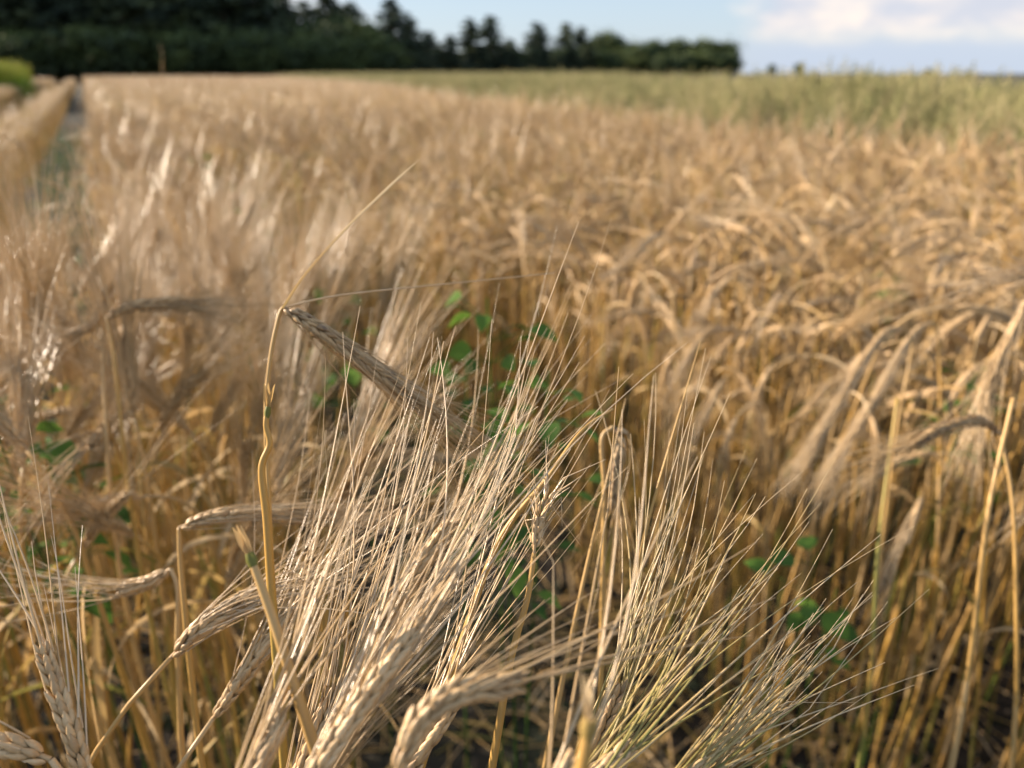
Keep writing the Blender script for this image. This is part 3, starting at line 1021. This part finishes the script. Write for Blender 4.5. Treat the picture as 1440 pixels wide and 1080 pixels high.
sources = [source('barley_source', m, MATS4) for m in mid_mb]
n_plant = len(sources)
ALLN = [0, 0, 1, 1, 2, 2, 3, 11, 11, 4, 5, 6, 7, 8, 8, 9, 9, 10, 10, 13]
for q in range(5):
    sources.append(source('barley_tuft_source', patch(0.40, 240, mid_mb, ALLN), MATS4))
n_mid = len(sources)
for q in range(5):
    sources.append(source('barley_bed_source', patch(0.8, 215, far_mb, ALLN), MATS4))
for q in range(3):
    sources.append(source('barley_strip_source', patch(0.8, 230, far_mb, ALLN, 0.38), MATS4))

P3, ROT, SCL, IDX = [], [], [], []
rest = order[N_IND:]
for i in rest:
    P3.append((pts[i, 0], pts[i, 1], 0))
    ROT.append((rng.normal(0, 0.05), rng.normal(0, 0.05), rz[i]))
    SCL.append(sc_[i])
    IDX.append(vi[i])


def grid_patches(step, rmin, rmax, lat0, lat1, jit, lo, hi):
    a = np.arange(-4, 92, step)
    l = np.arange(lat0, lat1, step)
    A, Lt = np.meshgrid(a, l)
    A, Lt = A.ravel(), Lt.ravel()
    A = A + rng.uniform(-jit, jit, len(A))
    q = to_xy(Lt, A)
    r = np.hypot(q[:, 0], q[:, 1])
    view = (np.abs(q[:, 0]) < 0.80 * np.maximum(q[:, 1], 0) + 1.4 * step + 0.9)
    view |= (q[:, 0] < 0) & (q[:, 0] > -5.5) & (q[:, 1] > -0.5) & (q[:, 1] < 6)
    k = (r >= rmin) & (r < rmax) & view & (q[:, 1] > -0.3)
    return q[k], Lt[k], A[k]


def put(q, Lt, A, lo, hi, turns=(0, pi / 2, pi, -pi / 2)):
    for (x, y), l_, a_ in zip(q, Lt, A):
        P3.append((x, y, 0))
        ROT.append((0, 0, -ROW_A + rng.choice(turns)))
        SCL.append(float(neck_scale(np.array(l_), np.array(a_))) * rng.uniform(0.96, 1.04) * (0.90 if l_ > edge_lat(a_) - 1.3 else 1.0))
        IDX.append(rng.integers(lo, hi))


MIDR = 8.0
for lat0, lat1 in ((0.17, 0.2), (0.22, 0.25), (0.82, 22.0), (-0.76, -0.7), (-8.2, -1.4)):
    q, Lt, A = grid_patches(0.40, NEAR_R, MIDR, lat0, lat1, 0.05, 0, 0)
    k = (Lt < edge_lat(A) - 0.2)
    put(q[k], Lt[k], A[k], n_plant, n_mid)
for lat0, lat1, st in ((0.22, 0.25, 0.7), (1.02, 22.0, 0.8), (-0.75, -0.7, 0.7), (-9.6, -1.6, 0.8)):
    q, Lt, A = grid_patches(st, MIDR, 74, lat0, lat1, 0.05, 0, 0)
    k = (Lt < edge_lat(A) - 0.35)
    if st == 0.7:
        put(q[k], Lt[k], A[k], n_mid + 5, n_mid + 8, (0, pi))
    else:
        put(q[k], Lt[k], A[k], n_mid, n_mid + 5)

instancer('barley_crop', sources, P3, ROT, SCL, IDX, 'ripe golden barley filling the field behind the nearest plants up to the wood', 'barley')
print('barley instances', len(P3))


# ------------------------------------------------------------------ oats at the right and the green crop far left
def oat_variant(i, h, mat_tone=0.0):
    g = np.random.default_rng(800 + i)
    m = MB()
    lean = g.normal(0, 0.05)
    p = np.array([[lean * z * z, 0, z] for z in np.linspace(0, h, 6)])
    tube(m, p, np.linspace(0.003, 0.0012, 6), 3, 0, np.linspace(0.15, 0.75, 6))
    for q in range(26):                      # loose hanging spikelets of the panicle
        f = g.uniform(0.0, 1.0)
        z = h * (0.74 + 0.26 * f)
        a = g.uniform(0, 2 * pi)
        rr = 0.07 * (1.1 - f)
        c = np.array([lean * z * z + cos(a) * rr * g.uniform(.4, 1), sin(a) * rr * g.uniform(.4, 1), z])
        tn = g.uniform(0.55, 1.0)
        tube(m, [c, c + (0, 0, -0.012), c + (0, 0, -0.03)], [0.001, 0.0042, 0.0006], 3, 0, tn)
        tube(m, [np.array([lean * z * z, 0, z - 0.01]), c], 0.0006, 3, 0, 0.6)
    for q in range(4):
        a = g.uniform(0, 2 * pi)
        z = h * g.uniform(0.25, 0.7)
        m.merge(leaf_mesh((lean * z * z, 0, z), (cos(a) * .6, sin(a) * .6, 1), g.uniform(.2, .32), 0.007, seed=i * 5 + q, droop=1.5, n=7, tone=g.uniform(0.0, 0.4)), None, 0)
    return m


oat_mb = [oat_variant(i, 1.06 + 0.02 * (i % 4)) for i in range(8)]
oat_src = [source('oat_source', patch(0.8, 200, oat_mb, list(range(8))), [M_OAT]) for q in range(5)]
P3, ROT, SCL, IDX = [], [], [], []
for a_ in np.arange(-3, 92, 0.7):
    el_ = edge_lat(a_)
    deep = 3.6 if a_ < 16 else 7
    for l_ in np.arange(el_ + 0.35, el_ + deep, 0.75):
        q = to_xy(l_, a_ + rng.uniform(-0.15, 0.15))
        P3.append((q[0], q[1], 0))
        ROT.append((0, 0, rng.uniform(0, 6.28)))
        SCL.append((0.96 + 0.03 * sin(a_ * 0.9) * cos(a_ * 0.31 + 1)) * rng.uniform(0.96, 1.05) * (1 - 0.10 * (l_ < el_ + 0.5)))
        IDX.append(rng.integers(0, 5))
instancer('oat_crop', oat_src, P3, ROT, SCL, IDX, 'tall yellow green oats standing along the right side of the barley', 'oats')

green_mb = [oat_variant(40 + i, 1.1) for i in range(4)]
g_src = [source('green_crop_source', patch(1.2, 90, green_mb, list(range(4))), [M_GREEN]) for q in range(3)]
P3, ROT, SCL, IDX = [], [], [], []
for y in np.arange(27, 46, 1.0):
    for x in np.arange(-40, -0.632 * y, 1.0):
        if x < -0.78 * y - 2:
            continue
        P3.append((x, y, 0))
        ROT.append((0, 0, rng.uniform(0, 6.28)))
        SCL.append(rng.uniform(1.30, 1.42))
        IDX.append(rng.integers(0, 3))
instancer('green_crop', g_src, P3, ROT, SCL, IDX, 'bright yellow green crop in the sun at the far left before the wood', 'crop')


# ------------------------------------------------------------------ weeds in the gaps
def weed_variant(i, tall=None):
    g = np.random.default_rng(300 + i)
    h = tall or g.uniform(0.32, 0.42)
    sw = 0.012 if tall else 0.03
    st = MB()
    path = spline([(0, 0, 0), (0.01, 0.0, h * 0.5), (g.normal(0, sw), g.normal(0, sw), h)], 40)
    tube(st, path, np.linspace(0.002, 0.001, 40), 5, 0, 0.4)
    leaves = []
    for q in range(18 if tall else 16):
        f = g.uniform(0.82, 1.0) if tall else g.uniform(0.25, 1.0)
        p = path[int(f * 39)]
        a = q * 2.4 + g.normal(0, 0.3)
        d = np.array([cos(a), sin(a), g.uniform(0.1, 0.7)])
        pet = p + nrm(d) * g.uniform(0.015, 0.05)
        lm = MB()
        tube(lm, [p, pet], 0.0006, 4, 0, 0.4)
        L = g.uniform(0.018, 0.034) if tall else g.uniform(0.020, 0.036) * (1.15 - 0.4 * f)
        W = L * g.uniform(0.32, 0.42)
        dd = nrm(d * [1, 1, 0.4] + [0, 0, g.uniform(-0.3, 0.2)])
        n = 9
        ff = np.linspace(0, 1, n)
        pp = pet + np.outer(ff * L, dd) + np.outer(ff ** 2, [0, 0, -0.3 * L])
        ww = W * np.clip(np.sin(pi * np.clip(ff, 0.02, 0.985) ** 0.75), 0.02, 1)
        ribbon(lm, pp, ww, np.array([0, 0, 1.0]) + 0.3 * g.normal(0, 1, 3), 0, g.uniform(0.2, 0.9), 0.25)
        leaves.append(lm)
    return h, st, leaves


weeds = []
for i in range(4):
    h, st, lv = weed_variant(i, 0.85)
    weeds.append((h, st.mesh('stem', M_WEED), [l.mesh('leaf', M_WEED) for l in lv]))

WEEDS = [(690, 415, 0.80, 'bright green leafy weed in the dark gap above the sharp awns', 0.5),
         (742, 520, 0.68, 'dark green weed low in the gap right of the bright green weed', 0.3),
         (650, 510, 0.76, 'green weed behind the tips of the sharp awns', 0.3),
         (455, 375, 1.15, 'green weed showing behind the long loose blade', 0.4),
         (500, 470, 0.95, 'green weed half hidden behind the broken ear', 0.4),
         (1352, 515, 1.0, 'green weed between stems at the right, beside the large hanging ear', 0.4),
         (1140, 775, 0.78, 'green weed at the foot of the block right of the greenish awns', 0.55),
         (1165, 830, 0.85, 'drooping green weed low among the stems of the right hand block', 0.55),
         (1270, 385, 1.5, 'blurred green weed among ears in the upper right', 0.5),
         (30, 590, 0.62, 'dark green weed at the left edge behind the bearded ear', 0.3),
         (70, 640, 0.70, 'green weed in shade at the left edge under the level awns', 0.3),
         (25, 545, 0.85, 'green weed in the left wheel track at the edge of the picture', 0.3),
         (280, 215, 3.4, 'yellow green weed patch far along the right wheel track', 0.5),
         (325, 290, 2.1, 'green weed in the right wheel track behind the dark curved ears', 0.4),
         (715, 620, 0.66, 'dark green weed in the shaded gap behind the sharp awns', 0.3),
         (166, 138, 9.0, 'farthest green weed clump in the right wheel track by the vanishing rows', 0.3),
         (174, 148, 7.6, 'second green weed clump in the far right wheel track', 0.3),
         (184, 160, 6.3, 'nearest of the three far green clumps in the right wheel track', 0.3)]
for k, (x, y, d, lab, zz) in enumerate(WEEDS):
    h, sm, lms = weeds[k % 4]
    top = P(x, y, d)
    s = max(0.3, top[2] / h)
    r = empty('weed', (top[0], top[1], 0))
    r.rotation_euler = (0, 0, k * 1.3)
    r.scale = (1, 1, s)
    tag(r, lab, 'weed', 'green weeds among the barley')
    obj('stem', sm, r)
    for q, l in enumerate(lms):
        if zz != 0.55 or q % 3 == 0:
            obj('leaf', l, r)

wm = []
for i in range(4):
    h, st, lv = weed_variant(10 + i)
    m = MB()
    m.merge(st)
    for l in lv:
        m.merge(l)
    wm.append(m)
w_src = [source('weed_source', m, [M_WEED]) for m in wm]
P3, ROT, SCL, IDX = [], [], [], []
for (l0, l1, a0, a1, n) in ((-0.58, -0.16, 0.2, 16, 330), (0.42, 0.60, 0.6, 12, 50), (-1.85, -1.55, 1, 10, 90), (0.9, 5, 0.5, 9, 26)):
    for _ in range(n):
        q = to_xy(rng.uniform(l0, l1), rng.uniform(a0, a1))
        if 0.0 < math.hypot(*q) < 0.5:
            continue
        P3.append((q[0], q[1], 0))
        ROT.append((0, 0, rng.uniform(0, 6.28)))
        SCL.append(rng.uniform(0.45, 1.0) if l0 < -0.3 else rng.uniform(0.35, 1.0) if l0 < 0.5 else rng.uniform(1.5, 2.1))
        IDX.append(rng.integers(0, 4))
instancer('weed_cover', w_src, P3, ROT, SCL, IDX, 'low green weeds growing over the soil in the wheel tracks', 'weeds')


# fallen straw and clods on the soil
lit_src = []
for i in range(4):
    g = np.random.default_rng(60 + i)
    m = MB()
    for q in range(9):
        c = np.array([g.normal(0, 0.05), g.normal(0, 0.05), g.uniform(0.003, 0.015)])
        a = g.uniform(0, pi)
        d = np.array([cos(a), sin(a), g.normal(0, 0.12)]) * g.uniform(0.03, 0.11)
        if q % 3:
            tube(m, [c - d, c + [0, 0, 0.004], c + d], 0.0016, 5, 0, g.uniform(0.3, 0.9))
        else:
            ribbon(m, [c - d, c - d * 0.3 + [0, 0, 0.008], c + d * 0.4, c + d], [0.001, 0.003, 0.003, 0.0004], (0.2, 0.1, 1), 0, g.uniform(0.2, 0.8))
    for q in range(7):
        c = np.array([g.normal(0, 0.06), g.normal(0, 0.06), 0.004])
        r_ = g.uniform(0.006, 0.018)
        ph = np.linspace(-pi / 2, pi / 2, 6)
        tube(m, [c + [0, 0, r_ * 0.7 * sin(x)] for x in ph], [max(0.001, r_ * cos(x) * g.uniform(0.75, 1.2)) for x in ph], 7, 1, 0.5)
    lit_src.append(source('litter_source', m, [M_LEAF, M_SOIL]))
P3, ROT, SCL, IDX = [], [], [], []
for _ in range(900):
    l_, a_ = rng.uniform(-0.9, 1.6), rng.uniform(-0.2, 4.0)
    q = to_xy(l_, a_)
    P3.append((q[0], q[1], 0))
    ROT.append((0, 0, rng.uniform(0, 6.28)))
    SCL.append(rng.uniform(0.7, 1.3))
    IDX.append(rng.integers(0, 4))
instancer('straw_litter', lit_src, P3, ROT, SCL, IDX, 'fallen straw and small clods on the soil in the gap', 'litter')


# ------------------------------------------------------------------ trees
def leaf_quads(m, c, size, g, tone, tilt=1.0):
    n = len(c)
    a = nrm(g.normal(0, 1, (n, 3)))
    b = nrm(np.cross(a, g.normal(0, 1, (n, 3))))
    s = (size * g.uniform(0.6, 1.4, n))[:, None]
    v = np.stack([c - a * s, c - b * s * 0.6, c + a * s, c + b * s * 0.6], 1).reshape(-1, 3)
    i = np.arange(n)[:, None] * 4
    m.add(v, i + np.arange(4), None, 0, np.repeat(tone, 4))


def conifer(i, h, w):
    g = np.random.default_rng(1000 + i)
    tr, cr = MB(), MB()
    tube(tr, [(0, 0, 0), (0.05, 0, h * 0.5), (0, 0, h * 0.98)], [0.22, 0.13, 0.02], 7, 0, 0.5)
    cs, tn = [], []
    z = h * 0.10
    while z < h * 0.99:
        f = (z / h - 0.10) / 0.90
        nb = 7 if f < 0.8 else 5
        rr = w * (1 - f) ** 0.65 * g.uniform(0.7, 1.15) + 0.12
        for b_ in range(nb):
            if g.random() < 0.10:
                continue
            a = g.uniform(0, 2 * pi)
            L = rr * g.uniform(0.6, 1.15)
            npt = max(6, int(40 * L / w))
            u = g.uniform(0.12, 1, npt)
            c = np.stack([cos(a) * u * L, sin(a) * u * L, z - 0.28 * L * u ** 1.3 + 0.05 * u * L], 1) + g.normal(0, 0.13, (npt, 3)) * np.array([1, 1, 0.7])
            cs.append(c)
            tn.append(np.full(npt, np.clip(g.uniform(0.1, 0.8), 0, 1)))
            if b_ % 2 == 0 and L > 0.6:
                tube(tr, [(0, 0, z), (cos(a) * L * 0.7, sin(a) * L * 0.7, z - 0.15 * L)], [0.035, 0.01], 4, 0, 0.4)
        z += h * 0.033 * g.uniform(0.8, 1.3)
    cs, tn = np.concatenate(cs), np.concatenate(tn)
    leaf_quads(cr, cs, 0.26, g, tn)
    return tr, cr


def broadleaf(i, h, w):
    g = np.random.default_rng(1200 + i)
    tr, cr = MB(), MB()
    tube(tr, [(0, 0, 0), (0.1, 0, h * 0.3), (0.0, 0.1, h * 0.55), (0.1, 0, h * 0.8)], [0.30, 0.22, 0.14, 0.04], 8, 0, 0.5)
    cs, tn = [], []
    for q in range(46):
        d = nrm(g.normal(0, 1, 3))
        c = np.array([d[0] * w, d[1] * w, h * 0.55 + d[2] * h * 0.42]) * np.array([1, 1, 1]) * 1.0
        k = g.uniform(0.45, 0.95)
        c = np.array([c[0] * k, c[1] * k, h * 0.55 + (c[2] - h * 0.55) * k])
        c[2] = max(c[2], h * 0.14)
        s0 = np.array([0, 0, h * g.uniform(0.25, 0.6)])
        tube(tr, [s0, (s0 + c) / 2 + [0, 0, 0.3], c], [0.07, 0.04, 0.012], 4, 0, 0.4)
        npt = int(g.uniform(90, 150))
        rad_ = g.uniform(0.7, 1.25) * w / 3.2
        cs.append(c + g.normal(0, 1, (npt, 3)) * rad_ * np.array([0.75, 0.75, 0.55]))
        tn.append(np.full(npt, g.uniform(0.05, 0.95)) + g.normal(0, 0.1, npt))
    leaf_quads(cr, np.concatenate(cs), 0.30, g, np.clip(np.concatenate(tn), 0, 1))
    return tr, cr


con = []
for i in range(5):
    t_, c_ = conifer(i, 12.0, 2.4 + 0.25 * (i % 3))
    con.append((t_.mesh('trunk', M_BARK), c_.mesh('crown', M_NEEDLE)))
brd = []
for i in range(4):
    t_, c_ = broadleaf(i, 9.0, 3.4)
    brd.append((t_.mesh('trunk', M_BARK), c_.mesh('crown', M_BROAD)))


def tree(name, pr, px_, d, top_y, label, group, cat, wide=1.0, base_h=12.0, k=0):
    """a tree at pixel column px_, d metres off, as tall as its top shows"""
    base = P(px_, 103, d)
    topz = P(px_, top_y, d)[2]
    r = empty(name, (base[0], base[1], 0))
    s = topz / base_h
    r.scale = (s * wide, s * wide, s)
    r.rotation_euler = (0, 0, k * 1.7)
    tag(r, label, cat, group)
    obj('trunk', pr[0], r)
    obj('crown', pr[1], r)
    return r


TG = 'trees of the dark wood behind the field'
kk = 0
for x in np.arange(-70, 400, 20):                       # tall front row, tops out of the picture
    tree('conifer_tree', con[kk % 5], x + rng.uniform(-8, 8), 105 + rng.uniform(-6, 6), -45 - 30 * rng.random() + max(0, x - 300) * 0.45, 'tall dark conifer merged in the unbroken upper left wood, top out of sight', TG, 'tree', 2.1, 12.0, kk)
    kk += 1
for x in np.arange(-60, 520, 32):                       # leafy trees filling between the trunks
    tree('broadleaf_tree', brd[kk % 4], x + rng.uniform(-8, 8), 112 + rng.uniform(-4, 4), (-8 if x < 330 else 26) + 14 * rng.random(), 'dark bushy broadleaf tree filling the wood between the tall conifers at the upper left', TG, 'tree', 1.15, 9.0, kk)
    kk += 1
for x in np.arange(-60, 560, 24):
    tree('broadleaf_tree', brd[kk % 4], x + rng.uniform(-6, 6), 100 + rng.uniform(-3, 3), (34 if x < 380 else 46) + 16 * rng.random(), 'low dark bushy tree along the foot of the wood at the upper left', TG, 'tree', 1.5, 9.0, kk)
    kk += 1
SINGLE = [(405, 2, 'conifer in the ragged right part of the wood, tallest before the sky opens'), (438, 14, 'slim conifer in the ragged right part of the wood beside the tallest one'), (470, 5, 'broad conifer just left of the last gap of sky in the wood'),
          (498, 18, 'conifer at the right end of the tall wood, thin top against the sky'), (520, 48, 'short conifer at the foot of the right end of the tall wood'),
          (556, 12, 'pointed conifer standing alone right of the tall wood, highest of the middle row'), (580, 38, 'conifer with two tops beside the pointed lone conifer'), (604, 56, 'small conifer at the right of the lone pointed conifer'),
          (634, 62, 'small conifer left of the thin pale gap in the tree row'), (662, 40, 'slim pointed conifer mid tree row, left of its twin'), (690, 36, 'slim pointed conifer mid tree row, right of its twin'),
          (718, 66, 'low conifer between the slim twins and the last conifers of the row'), (755, 44, 'pointed conifer in the right half of the tree row'), (795, 46, 'narrow conifer just left of the rounded trees'), (815, 52, 'last conifer of the row, touching the rounded tree')]
for x, ty, lab in SINGLE:
    tree('conifer_tree', con[kk % 5], x, 118 + (x - 400) * 0.22 + rng.uniform(-4, 4), ty - 12, lab, TG, 'tree', 2.5, 12.0, kk)
    kk += 1
for x in np.arange(535, 850, 21):
    tree('conifer_tree', con[kk % 5], x + rng.uniform(-6, 6), 175 + rng.uniform(-8, 8), 56 + 18 * rng.random(), 'short conifer between the pointed ones of the middle tree row', TG, 'tree', 2.4, 12.0, kk)
    kk += 1
for x, ty, lab in [(850, 44, 'rounded leafy tree with a sunlit top, tallest of the rounded trees'), (885, 56, 'rounded dark tree right of the tallest rounded tree'), (918, 58, 'rounded dark tree in the middle of the hedge like row'), (950, 54, 'rounded dark tree left of the two at the end of the row'),
                   (985, 54, 'second rounded tree from the right end of the row'), (1012, 55, 'rounded dark tree at the right end of the row beside the open sky')]:
    tree('broadleaf_tree', brd[kk % 4], x, 205 + rng.uniform(-5, 5), ty, lab, TG, 'tree', 1.15, 9.0, kk)
    kk += 1
for x in np.arange(540, 1024, 15):
    tree('broadleaf_tree', brd[kk % 4], x + rng.uniform(-6, 6), 190 + rng.uniform(-8, 8), 66 + 12 * rng.random(), 'low dark bush under the middle and right part of the tree row', TG, 'tree', 1.5, 9.0, kk)
    kk += 1
for x, ty, d, lab in [(1085, 90, 420, 'tiny far tree just right of the end of the tree row'), (1122, 89, 420, 'tiny far round tree, second beyond the end of the tree row'), (1305, 96, 420, 'tiny far tree crown peeping over the oats at the right'), (1360, 99, 430, 'lowest far tree crown over the oats near the right edge')]:
    tree('broadleaf_tree', brd[kk % 4], x, d, ty, lab, 'far trees over the oats', 'tree', 1.0, 9.0, kk)
    kk += 1
